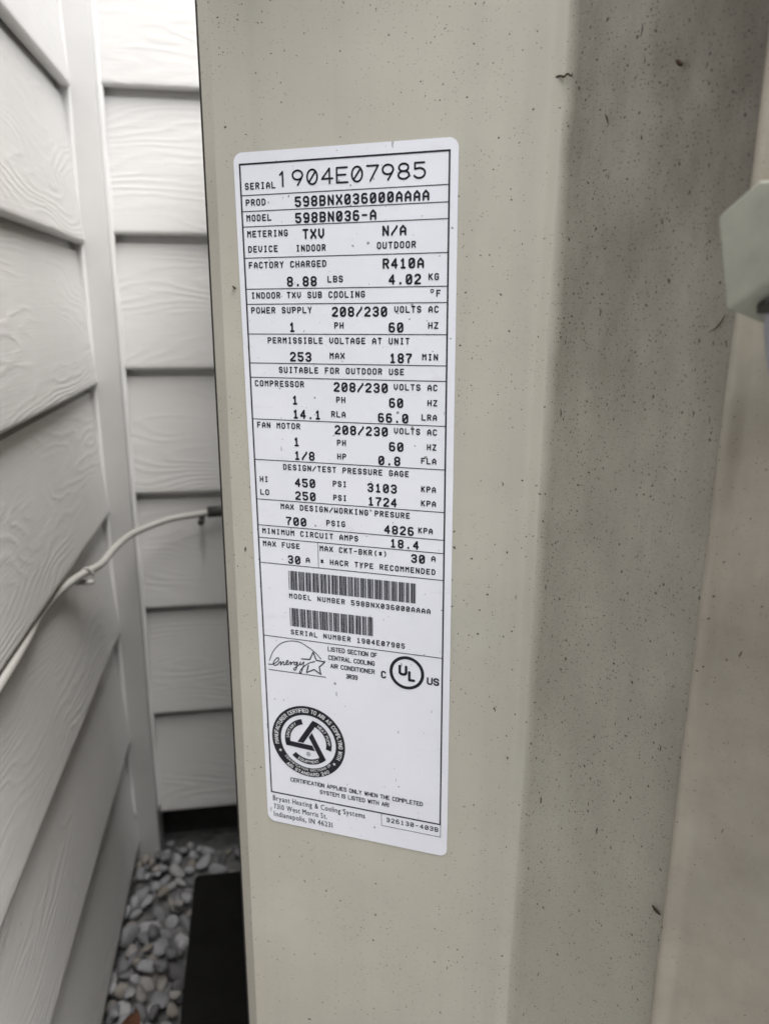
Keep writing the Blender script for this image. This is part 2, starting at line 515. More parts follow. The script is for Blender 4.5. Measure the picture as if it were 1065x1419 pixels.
# inside corner post and its caulk
post_m = axes(house(0, 0, -CAM_H), LV, BV, UP)
bm = box_bm(0.972, 1.02, -0.235, -0.1605, -0.01, 2.75, 0.0022, 2)
from_bm('corner_board', bm, M_TRIM, house_root, post_m, True, 40)
def caulk(l, b, r, seed, z0=-0.70, z1=1.9):
    pts, rad = [], []
    n = 260
    for i in range(n + 1):
        z = z0 + (z1 - z0) * i / n
        k = noise.noise(Vector((z * 14, seed, 0)))
        blob = max(0, noise.noise(Vector((z * 6.5, seed + 9, 3))) - 0.42) * 0.014
        pts.append(house(l + 0.0016 * noise.noise(Vector((z * 9, seed, 5))), b + 0.0016 * noise.noise(Vector((z * 11, seed, 8))), z))
        rad.append(r * (1 + 0.35 * k) + blob)
    vs, fs = tube(pts, rad, 8)
    return from_py('caulk_bead', vs, fs, M_CAULK, house_root, None, True)
caulk(0.9745, -0.1905, 0.0034, 1.0)
caulk(0.989, -0.1595, 0.0040, 2.0)

# ------------------------------------------------------------------ unseen fence added behind the viewpoint to block low light
fence = thing('blocker_fence', house(-0.95, 0.8, -CAM_H), 'unseen wooden fence added behind the viewpoint to block low light', 'fence')
fb = None
for i in range(24):
    o = bpy.data.objects.new('blocker_board', fb) if fb else None
    if o is None:
        o = from_bm('blocker_board', box_bm(-0.069, 0.069, -0.009, 0.009, 0.03, 1.95, 0.002, 1), M_BLOCKER, fence, post_m @ Matrix.Translation((-0.95, -0.7 + i * 0.142, 0)) @ Matrix.Rotation(math.pi / 2, 4, 'Z'))
        fb = o.data
    else:
        register(o, fence, post_m @ Matrix.Translation((-0.95, -0.7 + i * 0.142, 0)) @ Matrix.Rotation(math.pi / 2, 4, 'Z'))
for z in (0.35, 1.5):
    from_bm('rail', box_bm(-1.0, -0.9595, -0.78, 2.65, z, z + 0.09), M_BLOCKER, fence, post_m)
for bpos in (-0.74, 0.94, 2.6):
    from_bm('post', box_bm(-1.09, -1.0005, bpos - 0.045, bpos + 0.045, -0.05, 2.0), M_BLOCKER, fence, post_m)

# ------------------------------------------------------------------ cable on the siding
cable = thing('cable', house(0.62, -0.178, -0.255), 'white cable tucked under a siding lap and looping across the corner', 'cable')
cp = [(-0.3, -0.1935, -0.2625), (0.20, -0.1935, -0.2625), (0.45, -0.1895, -0.2625), (0.52, -0.1880, -0.2625), (0.60, -0.1900, -0.2625), (0.66, -0.1935, -0.2625), (0.72, -0.1915, -0.2635), (0.775, -0.183, -0.267),
      (0.82, -0.172, -0.271), (0.865, -0.165, -0.268), (0.91, -0.155, -0.2665), (0.945, -0.137, -0.266), (0.962, -0.112, -0.262), (0.968, -0.085, -0.2595), (0.972, -0.066, -0.2585), (0.976, -0.02, -0.258), (0.978, 0.25, -0.259)]
pts = catmull([house(*p) for p in cp], 10)
vs, fs = tube(pts, 0.0040, 12)
from_py('jacket', vs, fs, M_CABLE, cable, None, True)
def clip(p, name='cable_clip', dark=False):
    """a nail-in clip: a half loop over the cable and a nail head"""
    c = house(*p)
    arc = [c + BV * (0.0055 * math.cos(a)) + UP * (0.0062 * math.sin(a) - 0.001) + LV * 0 for a in [math.pi * k / 8 for k in range(-1, 10)]]
    vs, fs = tube(arc, 0.0014, 8)
    o = from_py(name, vs, fs, M_DARK if dark else M_CABLE, cable, None, True)
    nb = c - UP * 0.010
    vs, fs = tube([nb - BV * 0.012, nb + BV * 0.004, nb + BV * 0.006], [0.0028, 0.0028, 0.0018], 8)
    from_py('nail', vs, fs, M_CABLE if not dark else M_DARK, o, None, True)
clip((0.785, -0.1785, -0.268))
o_c = house(0.966, -0.075, -0.268)
vs, fs = tube([o_c + LV * 0.02, o_c - LV * 0.004, o_c - LV * 0.006], [0.004, 0.0045, 0.003], 8)
from_py('cable_clip', vs, fs, M_DARK, cable, None, True)
vs, fs = tube([house(0.9725, -0.067, -0.2575), house(0.974, -0.05, -0.2575), house(0.976, 0.0, -0.257), house(0.977, 0.1, -0.257)], 0.0072, 12)
from_py('dark_sleeve', vs, fs, M_DARK, cable, None, True)

# ------------------------------------------------------------------ pad under the unit
bm = box_bm(0.16, 0.905, -0.107, 0.78, -0.02, 0.022, 0.006, 2)
pad = from_bm('equipment_pad', bm, M_PAD, None, post_m @ Matrix.Translation((0, 0, 0)), True, 40)
tag(pad, 'black equipment pad on the gravel under the air conditioner', 'pad')

# concrete path added out of view, bounces light up onto the lower panel
bounce_slab = from_bm('bounce_slab', box_bm(-0.85, 0.13, -0.16, 3.2, -0.06, 0.012, 0.006, 2), M_CONCRETE, None, post_m, True, 40)
tag(bounce_slab, kind='structure')

# ------------------------------------------------------------------ air conditioner
PZ0, PZ1 = -CAM_H + 0.030, 0.235
ac = thing('air_conditioner', house(0.60, 0.25, -CAM_H + 0.022), 'beige outdoor air conditioner with rating label on its speckled corner panel', 'air conditioner')
E0 = Vector((-0.185, 0.0))                            # panel's left edge in (u, w)
def hp(l, b):
    q = to_panel(house(l, b, 0)); return Vector((q.x, q.y))
SIDE_A, SIDE_B = hp(0.3795, -0.0149), hp(0.90, -0.0290)
sd = (SIDE_B - SIDE_A).normalized()
RD = Vector((0.819, 0.574)); RN = Vector((-0.574, 0.819))
RIDGE = Vector((-0.0335, 0.0))
def bend(a, c, b, r, n):
    """points rounding the corner c of the line a-c-b"""
    d1 = (a - c).normalized(); d2 = (b - c).normalized()
    half = d1.angle(d2) / 2
    t = r / math.tan(half)
    p1, p2 = c + d1 * t, c + d2 * t
    out = []
    for i in range(n + 1):
        k = i / n
        out.append((1 - k) ** 2 * p1 + 2 * k * (1 - k) * c + k * k * p2)
    return out
def sheet(name, prof, z0, z1, nz, mat, parent, thick=0.0011, wav=None, inward=True):
    """a folded sheet: plan profile in (u, w), extruded upward"""
    vs, fs = [], []
    n = len(prof)
    for j in range(nz + 1):
        z = z0 + (z1 - z0) * j / nz
        for i, p in enumerate(prof):
            u, w = p
            if wav: du, dw = wav(u, w, z); u += du; w += dw
            vs.append(panel(u, w, z))
    for j in range(nz):
        for i in range(n - 1):
            a = j * n + i
            fs.append((a, a + 1, a + n + 1, a + n))
    org = panel(prof[0][0], prof[0][1], z0)
    m = axes(org, UV, -NV, UP)
    mi = m.inverted()
    o = from_py(name, [mi @ v for v in vs], fs, mat, parent, m, True, 50)
    s = o.modifiers.new('thickness', 'SOLIDIFY'); s.thickness = thick; s.offset = -1
    return o
def wavy(u, w, z):
    k = min(1, max(0, (u + 0.066) / 0.02))
    v = 0.0007 * noise.noise(Vector((u * 14, z * 5.0, 1.3))) + 0.0003 * noise.noise(Vector((u * 40, z * 9, 7)))
    kink = 0.0
    return (0.0012 * k * noise.noise(Vector((z * 7.0, 3.3, 0))) if -0.045 < u < -0.02 else 0.0, v * k + kink)
FL = E0 + Vector((-0.0085, -0.0060))                   # back edge of the folded return
left_bend = bend(FL + (FL - E0), E0, RIDGE, 0.0022, 5)
prof = [FL + Vector((0.004, -0.007)), FL + Vector((0.0003, -0.0012)), FL, FL + (E0 - FL) * 0.5] + left_bend
prof += [Vector((u, 0.0)) for u in (-0.17, -0.15, -0.12, -0.09, -0.07, -0.062, -0.055, -0.050)]
prof += [Vector(p) for p in ((-0.0465, 0.0002), (-0.0435, 0.0008), (-0.0410, 0.0013), (-0.0388, 0.0015), (-0.0368, 0.0012))]       # rolled edge before the fold
far = RIDGE + RD * 0.09
prof += bend(Vector((-0.05, 0)), RIDGE, far, 0.0026, 5)
S_END = 0.0868
for i in range(1, 25):
    s = 0.004 + (S_END - 0.004) * i / 24
    t = s / S_END
    dip = -0.0035 * math.sin(math.pi * min(1, t * 1.0)) ** 1.2
    prof.append(RIDGE + RD * s + RN * dip)
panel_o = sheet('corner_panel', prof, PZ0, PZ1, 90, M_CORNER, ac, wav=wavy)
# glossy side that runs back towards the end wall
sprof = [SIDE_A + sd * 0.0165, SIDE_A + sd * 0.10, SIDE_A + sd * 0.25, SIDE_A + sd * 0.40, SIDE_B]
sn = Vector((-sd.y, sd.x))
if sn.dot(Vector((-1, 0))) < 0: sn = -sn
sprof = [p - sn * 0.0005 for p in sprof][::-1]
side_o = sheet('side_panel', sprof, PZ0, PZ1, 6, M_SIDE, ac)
# dark strip set in for the shadow gap behind the folded return
q0 = FL + Vector((-0.0038, -0.0048))
seam = [q0 + Vector((0.0050, 0.0025)), q0 + Vector((0.0008, 0.0012)), q0, q0 + Vector((0.001, -0.006)), q0 + Vector((0.006, -0.010))]
sheet('gap_shade_strip', seam[::-1], PZ0, PZ1, 30, M_DARK, ac, 0.0018)
# right-hand panel with its folded hem
HEM = RIDGE + RD * 0.0813 + RN * 0.0046
RP = Vector((0.906, 0.423)); RPn = Vector((-0.423, 0.906))
rp = [HEM - RPn * 0.010, HEM - RPn * 0.004 - RP * 0.0003]
for s, d in ((0.0, -0.0016), (0.0007, -0.0004), (0.0017, 0.0), (0.0028, -0.0002), (0.0040, -0.0009), (0.0052, -0.0020), (0.0063, -0.0031), (0.0076, -0.0037), (0.0095, -0.0038), (0.03, -0.0038), (0.06, -0.0038), (0.10, -0.0038), (0.2, -0.0038), (0.34, -0.0038)):
    rp.append(HEM + RP * s + RPn * d)
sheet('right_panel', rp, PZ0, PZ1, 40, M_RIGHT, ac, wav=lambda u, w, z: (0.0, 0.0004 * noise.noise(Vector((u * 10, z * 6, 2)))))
# the rest of the cabinet, out of sight behind these panels
def hb(*a): return box_bm(*a)
BACKB = 0.62
from_bm('coil_guard', box_bm(0.40, 0.895, 0.0, BACKB, 0.05, CAM_H + 0.22), M_COIL, ac, post_m)
from_bm('top_cover', box_bm(0.285, 0.92, -0.010, 0.66, CAM_H + 0.2365, CAM_H + 0.28, 0.012, 3), M_PANEL, ac, post_m, True, 40)
from_bm('base_pan', box_bm(0.26, 0.862, 0.03, 0.63, 0.0225, 0.05, 0.004, 2), M_PANEL, ac, post_m, True, 40)

# ------------------------------------------------------------------ rating label
ROT = math.radians(0.7)
lab_x = UV * math.cos(ROT) + UP * math.sin(ROT)
lab_y = -UV * math.sin(ROT) + UP * math.cos(ROT)
FW, FH = 95.2, 318.8                                   # printed frame, millimetres
ctr = panel(-0.1740 + 0.0509, 0.0004, 0.0645 - 0.1632)
lab_o = ctr - lab_x * (FW / 2000) + lab_y * (FH / 2000)
LM = axes(lab_o, lab_x, lab_y, NV)                     # label space: x right, y up, z out, origin at the frame's top left
def label_level(k): return LM @ Matrix.Translation((0, 0, 0.00012 * k))
def round_rect(x0, x1, y0, y1, r, n=8):
    out = []
    for cx, cy, a0 in ((x1 - r, y1 - r, 0), (x0 + r, y1 - r, 90), (x0 + r, y0 + r, 180), (x1 - r, y0 + r, 270)):
        for i in range(n + 1):
            a = math.radians(a0 + 90 * i / n)
            out.append((cx + r * math.cos(a), cy + r * math.sin(a)))
    return out
bm = bmesh.new()
rr = round_rect(-3.0, 98.9, -337.6, 4.9, 4.2)
face = bm.faces.new([bm.verts.new((x / 1000, y / 1000, 0)) for x, y in rr])
ext = bmesh.ops.extrude_face_region(bm, geom=[face])
for v in ext['geom']:
    if isinstance(v, bmesh.types.BMVert): v.co.z -= 0.00022
bmesh.ops.recalc_face_normals(bm, faces=bm.faces[:])
label = from_bm('rating_label', bm, M_LABEL, ac, label_level(0))
label['label'] = 'white rating label covered in black printed text'

class Ink:
    """flat print in label millimetres"""
    def __init__(self): self.v, self.f = [], []
    def poly(self, pts):
        k = len(self.v)
        self.v += [(x / 1000, y / 1000, 0) for x, y in pts]
        self.f.append(tuple(range(k, k + len(pts))))
    def rect(self, x0, y0, x1, y1): self.poly([(x0, y0), (x1, y0), (x1, y1), (x0, y1)])
    def seg(self, a, b, w):
        dx, dy = b[0] - a[0], b[1] - a[1]
        d = math.hypot(dx, dy)
        if d < 1e-6: return
        nx, ny = -dy / d * w / 2, dx / d * w / 2
        self.poly([(a[0] - nx, a[1] - ny), (b[0] - nx, b[1] - ny), (b[0] + nx, b[1] + ny), (a[0] + nx, a[1] + ny)])
    def dot(self, c, r, n=10): self.poly([(c[0] + r * math.cos(2 * math.pi * i / n), c[1] + r * math.sin(2 * math.pi * i / n)) for i in range(n)])
    def line(self, pts, w):
        for a, b in zip(pts, pts[1:]): self.seg(a, b, w)
        for p in pts: self.dot(p, w / 2)
    def ring(self, c, r0, r1, a0=0, a1=360, n=72):
        for i in range(n):
            p, q = math.radians(a0 + (a1 - a0) * i / n), math.radians(a0 + (a1 - a0) * (i + 1) / n)
            self.poly([(c[0] + r0 * math.cos(p), c[1] + r0 * math.sin(p)), (c[0] + r1 * math.cos(p), c[1] + r1 * math.sin(p)),
                       (c[0] + r1 * math.cos(q), c[1] + r1 * math.sin(q)), (c[0] + r0 * math.cos(q), c[1] + r0 * math.sin(q))])
    def mesh(self, me, ox, oy, sx, sy, rot=0.0):
        k = len(self.v)
        ca, sa = math.cos(rot), math.sin(rot)
        for v in me[0]:
            x, y = v[0] * sx, v[1] * sy
            self.v.append(((ox + x * ca - y * sa) / 1000, (oy + x * sa + y * ca) / 1000, 0))
        self.f += [tuple(i + k for i in f) for f in me[1]]
    def done(self, name, level, mat=None, lab=None):
        fs = []
        for f in self.f:                              # all faces look out of the label
            a, b, c = (self.v[i] for i in f[:3])
            ar = sum(self.v[f[i]][0] * self.v[f[(i + 1) % len(f)]][1] - self.v[f[(i + 1) % len(f)]][0] * self.v[f[i]][1] for i in range(len(f)))
            fs.append(f if ar >= 0 else f[::-1])
        o = from_py(name, self.v, fs, mat or M_INK, label, label_level(level))
        if lab: o['label'] = lab
        return o

G = {
 'A': [[(0,0),(0,4),(2,6),(4,4),(4,0)],[(0,2.2),(4,2.2)]], 'B': [[(0,3),(3,3),(4,4),(4,5),(3,6),(0,6),(0,0),(3,0),(4,1),(4,2),(3,3)]],
 'C': [[(4,5),(3,6),(1,6),(0,5),(0,1),(1,0),(3,0),(4,1)]], 'D': [[(0,0),(0,6),(2.6,6),(4,4.6),(4,1.4),(2.6,0),(0,0)]],
 'E': [[(4,6),(0,6),(0,0),(4,0)],[(0,3),(3.2,3)]], 'F': [[(4,6),(0,6),(0,0)],[(0,3),(3.2,3)]],
 'G': [[(4,5),(3,6),(1,6),(0,5),(0,1),(1,0),(3,0),(4,1),(4,2.8),(2.3,2.8)]], 'H': [[(0,0),(0,6)],[(4,0),(4,6)],[(0,3),(4,3)]],
 'I': [[(0.9,6),(3.1,6)],[(2,6),(2,0)],[(0.9,0),(3.1,0)]], 'K': [[(0,0),(0,6)],[(4,6),(0,2.6)],[(1.3,3.6),(4,0)]],
 'L': [[(0,6),(0,0),(4,0)]], 'M': [[(0,0),(0,6),(2,3.8),(4,6),(4,0)]], 'N': [[(0,0),(0,6),(4,0),(4,6)]],
 'O': [[(1,0),(0,1),(0,5),(1,6),(3,6),(4,5),(4,1),(3,0),(1,0)]], 'P': [[(0,0),(0,6),(3,6),(4,5),(4,3.8),(3,2.8),(0,2.8)]],
 'R': [[(0,0),(0,6),(3,6),(4,5),(4,4),(3,3),(0,3)],[(2,3),(4,0)]], 'S': [[(4,5),(3,6),(1,6),(0,5),(0,4),(1,3),(3,3),(4,2),(4,1),(3,0),(1,0),(0,1)]],
 'T': [[(0,6),(4,6)],[(2,6),(2,0)]], 'U': [[(0,6),(0,1),(1,0),(3,0),(4,1),(4,6)]], 'V': [[(0,6),(0,2),(2,0),(4,2),(4,6)]],
 'W': [[(0,6),(0,0),(2,2.2),(4,0),(4,6)]], 'X': [[(0,6),(0,5.2),(4,0.8),(4,0)],[(4,6),(4,5.2),(0,0.8),(0,0)]], 'Y': [[(0,6),(2,3),(4,6)],[(2,3),(2,0)]],
 'Z': [[(0,6),(4,6),(0,0),(4,0)]], '0': [[(1,0),(0,1),(0,5),(1,6),(3,6),(4,5),(4,1),(3,0),(1,0)],[(0.6,1.4),(3.4,4.6)]],
 '1': [[(0.8,4.8),(2,6),(2,0)],[(0.6,0),(3.4,0)]], '2': [[(0,5),(1,6),(3,6),(4,5),(4,3.8),(0,0.6),(0,0),(4,0)]],
 '3': [[(0,5),(1,6),(3,6),(4,5),(4,4),(3,3),(1.4,3)],[(3,3),(4,2),(4,1),(3,0),(1,0),(0,1)]], '4': [[(3,0),(3,6),(0,2.4),(0,1.8),(4,1.8)]],
 '5': [[(4,6),(0,6),(0,3.4),(3,3.4),(4,2.4),(4,1),(3,0),(1,0),(0,1)]], '6': [[(3.6,5.6),(3,6),(1,6),(0,5),(0,1),(1,0),(3,0),(4,1),(4,2.4),(3,3.3),(0,3.3)]],
 '7': [[(0,6),(4,6),(4,5.2),(1.6,2.4),(1.6,0)]], '8': [[(1,3),(0,4),(0,5),(1,6),(3,6),(4,5),(4,4),(3,3),(1,3),(0,2),(0,1),(1,0),(3,0),(4,1),(4,2),(3,3)]],
 '9': [[(0.4,0.4),(1,0),(3,0),(4,1),(4,5),(3,6),(1,6),(0,5),(0,3.6),(1,2.7),(4,2.7)]],
 '-': [[(0.4,3),(3.6,3)]], '/': [[(0,0),(0,0.8),(4,5.2),(4,6)]], '.': [[(2,0.15),(2,0.45)]], '(': [[(3,6),(1.8,4.6),(1.8,1.4),(3,0)]], ')': [[(1,6),(2.2,4.6),(2.2,1.4),(1,0)]],
 '*': [[(2,1),(2,5)],[(0.4,1.6),(3.6,4.4)],[(0.4,4.4),(3.6,1.6)]], ' ': [],
}
def ell(cx, cy, rx, ry, a0=0, a1=360, n=20): return [(cx + rx * math.cos(math.radians(a0 + (a1 - a0) * i / n)), cy + ry * math.sin(math.radians(a0 + (a1 - a0) * i / n))) for i in range(n + 1)]
G['Q'] = G['O'] + [[(2.4, 1.6), (4, 0)]]
GT = dict(G)
GT.update({'0': [ell(2, 3, 2, 3, n=28), [(0.7, 0.9), (3.3, 5.1)]], '9': [ell(2, 4.1, 2, 1.9, n=24), [(3.95, 3.7), (3.4, 2.4), (2.0, 0)]], '8': [ell(2, 4.5, 1.75, 1.5), ell(2, 1.55, 2, 1.55)],
           '5': [[(3.7, 6), (0.3, 6), (0.3, 3.6)], [(0.3, 3.6)] + ell(1.9, 1.95, 2.1, 1.95, 115, -150)], '4': [[(3, 0), (3, 6), (0, 1.9), (4.2, 1.9)]], '7': [[(0, 6), (4.2, 6), (1.2, 0)]],
           '1': [[(1.0, 4.8), (2.4, 6), (2.4, 0)]], 'E': [[(4, 6), (0, 6), (0, 0), (4.2, 0)], [(0, 3.1), (3.4, 3.1)]]})
# text, style, left edge, right edge, baseline (millimetres from the frame's top left corner)
TEXTS = [
    ('SERIAL', 's', 2.1, 17.0, -10.6), ('1', 't', 19.6, 21.4, -10.4), ('904E07985', 't', 24.9, 85.3, -10.2), ('PROD', 's', 2.1, 11.9, -17.4),
    ('598BNX036000AAAA', 'b', 26.0, 86.8, -18.8), ('MODEL', 's', 2.1, 14.4, -23.9), ('598BN036-A', 'b', 25.9, 63.6, -25.5),
    ('METERING', 's', 2.1, 22.1, -30.7), ('TXV', 'b2', 29.2, 39.5, -32.3), ('N/A', 'b2', 66.2, 76.9, -32.2), ('DEVICE', 's', 2.2, 16.9, -37.2),
    ('INDOOR', 's', 25.8, 40.0, -37.4), ('OUTDOOR', 's', 63.7, 81.1, -37.3), ('FACTORY CHARGED', 's', 2.1, 40.1, -44.1),
    ('R410A', 'b2', 66.2, 84.7, -45.6), ('8.88', 'b', 20.8, 35.3, -52.3), ('LBS', 's', 40.5, 47.8, -50.8), ('4.02', 'b', 68.9, 83.4, -52.2),
    ('KG', 's', 86.7, 91.3, -50.6), ('INDOOR TXV SUB COOLING', 's', 2.6, 58.0, -57.4), ('o', 'deg', 87.7, 89.0, -55.7),
    ('F', 's', 90.2, 92.1, -57.4), ('POWER SUPPLY', 's', 2.2, 32.5, -64.0), ('208/230', 'b', 42.2, 68.2, -65.6),
    ('VOLTS AC', 's', 71.4, 91.3, -64.0), ('1', 'b', 21.3, 23.8, -72.3), ('PH', 's', 43.2, 47.7, -70.8), ('60', 'b', 68.8, 75.6, -72.4),
    ('HZ', 's', 86.7, 91.3, -70.8), ('PERMISSIBLE VOLTAGE AT UNIT', 's', 9.9, 78.4, -77.5), ('253', 'b', 20.9, 31.6, -85.6),
    ('MAX', 's', 40.6, 47.9, -84.2), ('187', 'b', 69.2, 79.5, -85.7), ('MIN', 's', 84.1, 91.3, -84.3),
    ('SUITABLE FOR OUTDOOR USE', 's', 15.0, 75.9, -90.9), ('COMPRESSOR', 's', 2.2, 27.5, -97.4), ('208/230', 'b', 42.2, 68.3, -99.0),
    ('VOLTS AC', 's', 71.1, 91.2, -97.6), ('1', 'b', 21.4, 23.9, -105.6), ('PH', 's', 43.3, 47.8, -104.1), ('60', 'b', 68.8, 75.5, -105.5),
    ('HZ', 's', 86.7, 91.2, -104.3), ('14.1', 'b', 21.3, 35.4, -112.2), ('RLA', 's', 40.7, 47.8, -110.8), ('66.0', 'b', 63.5, 77.9, -112.4),
    ('LRA', 's', 84.0, 91.1, -110.8), ('FAN MOTOR', 's', 2.3, 24.8, -117.2), ('208/230', 'b', 42.2, 68.2, -118.8),
    ('VOLTS AC', 's', 71.1, 91.2, -117.4), ('1', 'b', 21.4, 23.9, -125.4), ('PH', 's', 43.2, 47.7, -124.1), ('60', 'b', 68.7, 75.6, -125.5),
    ('HZ', 's', 86.6, 91.0, -124.2), ('1/8', 'b', 21.3, 31.7, -132.0), ('HP', 's', 43.2, 47.7, -130.6), ('0.8', 'b', 63.5, 74.1, -132.2),
    ('FLA', 's', 83.9, 91.0, -130.6), ('DESIGN/TEST PRESSURE GAGE', 's', 15.1, 78.2, -137.2), ('HI', 's', 2.3, 6.8, -143.9),
    ('450', 'b', 21.0, 31.6, -145.3), ('PSI', 's', 40.6, 47.6, -143.9), ('3103', 'b', 58.0, 72.4, -145.4), ('KPA', 's', 84.0, 91.0, -143.8),
    ('LO', 's', 2.2, 7.0, -150.4), ('250', 'b', 20.9, 31.6, -151.8), ('PSI', 's', 40.7, 47.5, -150.7), ('1724', 'b', 58.2, 72.4, -152.0),
    ('KPA', 's', 84.0, 91.1, -150.5), ('MAX DESIGN/WORKING PRESURE', 's', 12.9, 78.7, -157.0), ('700', 'b', 15.4, 26.3, -165.0),
    ('PSIG', 's', 36.8, 46.5, -163.6), ('4826', 'b', 66.1, 80.6, -165.2), ('KPA', 's', 82.7, 89.7, -163.6),
    ('MINIMUM CIRCUIT AMPS', 's', 2.3, 53.0, -170.3), ('18.4', 'b', 69.1, 83.1, -171.8), ('MAX FUSE', 's', 2.3, 22.3, -176.9),
    ('30', 'b', 15.6, 22.4, -184.9), ('A', 's', 25.3, 27.5, -183.6), ('MAX CKT-BKR(*)', 's', 32.9, 67.6, -176.8), ('30', 'b', 79.3, 86.1, -178.4),
    ('A', 's', 89.1, 91.2, -176.9), ('* HACR TYPE RECOMMENDED', 's', 33.0, 91.2, -183.5),
    ('MODEL NUMBER 598BNX036000AAAA', 's2', 15.5, 89.0, -203.5), ('SERIAL NUMBER 1904E07985', 's2', 15.6, 76.3, -223.2),
    ('326130-403B', 's3', 66.2, 94.2, -323.6), ('LISTED SECTION OF', 'c', 35.7, 62.0, -229.9), ('CENTRAL COOLING', 'c', 35.8, 60.7, -234.6),
    ('AIR CONDITIONER', 'c', 36.8, 60.7, -239.1), ('3R39', 'c', 45.3, 51.5, -243.7),
    ('CERTIFICATION APPLIES ONLY WHEN THE COMPLETED', 'c', 11.8, 85.9, -310.1), ('SYSTEM IS LISTED WITH ARI', 'c', 28.8, 67.7, -314.4),
    ('Bryant Heating & Cooling Systems', 'c2', 0.7, 54.2, -324.1), ('7310 West Morris St.', 'c2', 1.0, 32.5, -329.3),
    ('Indianapolis, IN 46231', 'c2', 0.8, 35.7, -334.1), ('C', 'u', 63.9, 66.6, -240.6), ('US', 'u', 87.5, 93.7, -240.6),
    ('U', 'U1', 73.0, 77.6, -237.6), ('L', 'U1', 77.9, 81.6, -240.3),
]
RULES = [-12.9, -19.6, -26.1, -39.5, -53.1, -59.8, -73.2, -86.5, -93.2, -113.0, -132.8, -152.7, -166.0, -172.5, -185.7, -225.6]
ENERGY_ARC = [(2.7, -239.66), (4.91, -234.4), (8.41, -230.09), (11.77, -227.99), (15.6, -226.91), (20.41, -227.02), (25.11, -229.27), (28.73, -231.68), (31.8, -234.69)]
ENERGY_WORD = [(2.03, -241.86), (4.54, -241.47), (7.39, -239.49), (8.13, -237.85), (7.22, -237.5), (5.47, -239.51), (4.82, -241.26), (5.61, -242.08), (7.3, -241.26), (9.04, -239.35), (9.05, -241.43), (9.84, -239.94), (10.8, -239.25), (10.72, -240.9), (11.44, -240.79), (12.86, -239.48), (13.45, -238.57), (12.92, -238.21), (12.22, -239.3), (12.27, -240.5), (13.36, -240.49), (14.79, -238.8), (14.88, -240.42), (15.6, -239.06), (16.81, -238.49), (16.81, -238.49)]
ENERGY_WORD2 = [(18.6, -238.43), (17.24, -238.7), (16.65, -239.82), (17.61, -240.11), (18.71, -238.42), (17.84, -242.25), (16.77, -243.24), (16.42, -242.48), (18.23, -240.83), (19.8, -239.33), (20.34, -238.06), (20.17, -239.6), (20.98, -239.31), (22.23, -237.77), (21.75, -240.28), (20.82, -243.42), (19.97, -244.49), (19.73, -243.59), (21.45, -241.14), (24.78, -238.19), (28.29, -236.67)]
ENERGY_STAR = [(21.0, -236.22), (25.66, -235.89), (27.57, -231.58), (29.27, -235.88), (33.96, -236.13), (30.69, -239.43), (31.51, -243.46), (27.76, -241.24), (23.61, -243.53), (24.74, -239.27)]
ENERGY_UNDER = [(2.03, -244.84), (34.12, -244.67)]

STYLE = {'s': (2.9, 0.56, 0.75), 's2': (2.8, 0.52, 0.73), 's3': (2.75, 0.46, 0.74), 'b': (4.4, 0.86, 0.77), 'b2': (4.4, 0.86, 0.77), 't': (6.7, 0.80, 0.80)}
_glyph = {}
def font_mesh(ch):
    """outline of one character of Blender's built-in face, cap height about 0.73"""
    if ch not in _glyph:
        cu = bpy.data.curves.new('glyph', 'FONT'); cu.body = ch; cu.size = 1.0; cu.resolution_u = 3
        o = bpy.data.objects.new('glyph', cu)
        me = bpy.data.meshes.new_from_object(o)
        vs = [tuple(v.co) for v in me.vertices]; fs = [tuple(p.vertices) for p in me.polygons]
        bpy.data.objects.remove(o); bpy.data.curves.remove(cu); bpy.data.meshes.remove(me)
        xs = [v[0] for v in vs] or [0, 0.28]
        _glyph[ch] = (vs, fs, min(xs), max(xs))
    return _glyph[ch]
def font_run(txt, track=0.07):
    x = 0.0; out = []
    for ch in txt:
        if ch == ' ': x += 0.36; continue
        if ch == '1': x += 0.07
        vs, fs, a, b = font_mesh(ch)
        out.append((([(v[0] - a + x, v[1]) for v in vs], fs), x, x + b - a)); x += b - a + track + (0.07 if ch in '1I' else 0)
    return out, x - track
def grow(me, d):
    return me
def cell_width(ch): return {' ': 2.0, 'I': 0.0, '1': 2.4, 'M': 4.6, 'W': 4.8, '.': 0.6}.get(ch, 3.9)
def stroke_glyph(ch):
    if ch == 'I': return [[(0, 0), (0, 6)]]
    k = cell_width(ch) / 4
    return [[(p[0] * k, p[1]) for p in pl] for pl in SANS.get(ch, G[ch])]
def stroke_run(ink, txt, x0, x1, y, size, w):
    total = sum(cell_width(ch) for ch in txt) + 1.9 * (len(txt) - 1)
    sx = (x1 - x0 - w) / max(total, 0.1)
    x = 0.0
    for ch in txt:
        if ch != ' ':
            for pl in stroke_glyph(ch): ink.line([(x0 + w / 2 + (x + p[0]) * sx, y + w / 2 + p[1] / 6 * (size - w)) for p in pl], w)
        x += cell_width(ch) + 1.9
SANS = {'A': [[(0, 0), (2, 6), (4, 0)], [(0.7, 2), (3.3, 2)]], 'V': [[(0, 6), (2, 0), (4, 6)]], 'X': [[(0, 6), (4, 0)], [(4, 6), (0, 0)]], 'W': [[(0, 6), (1, 0), (2, 5), (3, 0), (4, 6)]], '0': [ell(2, 3, 2, 3)]}
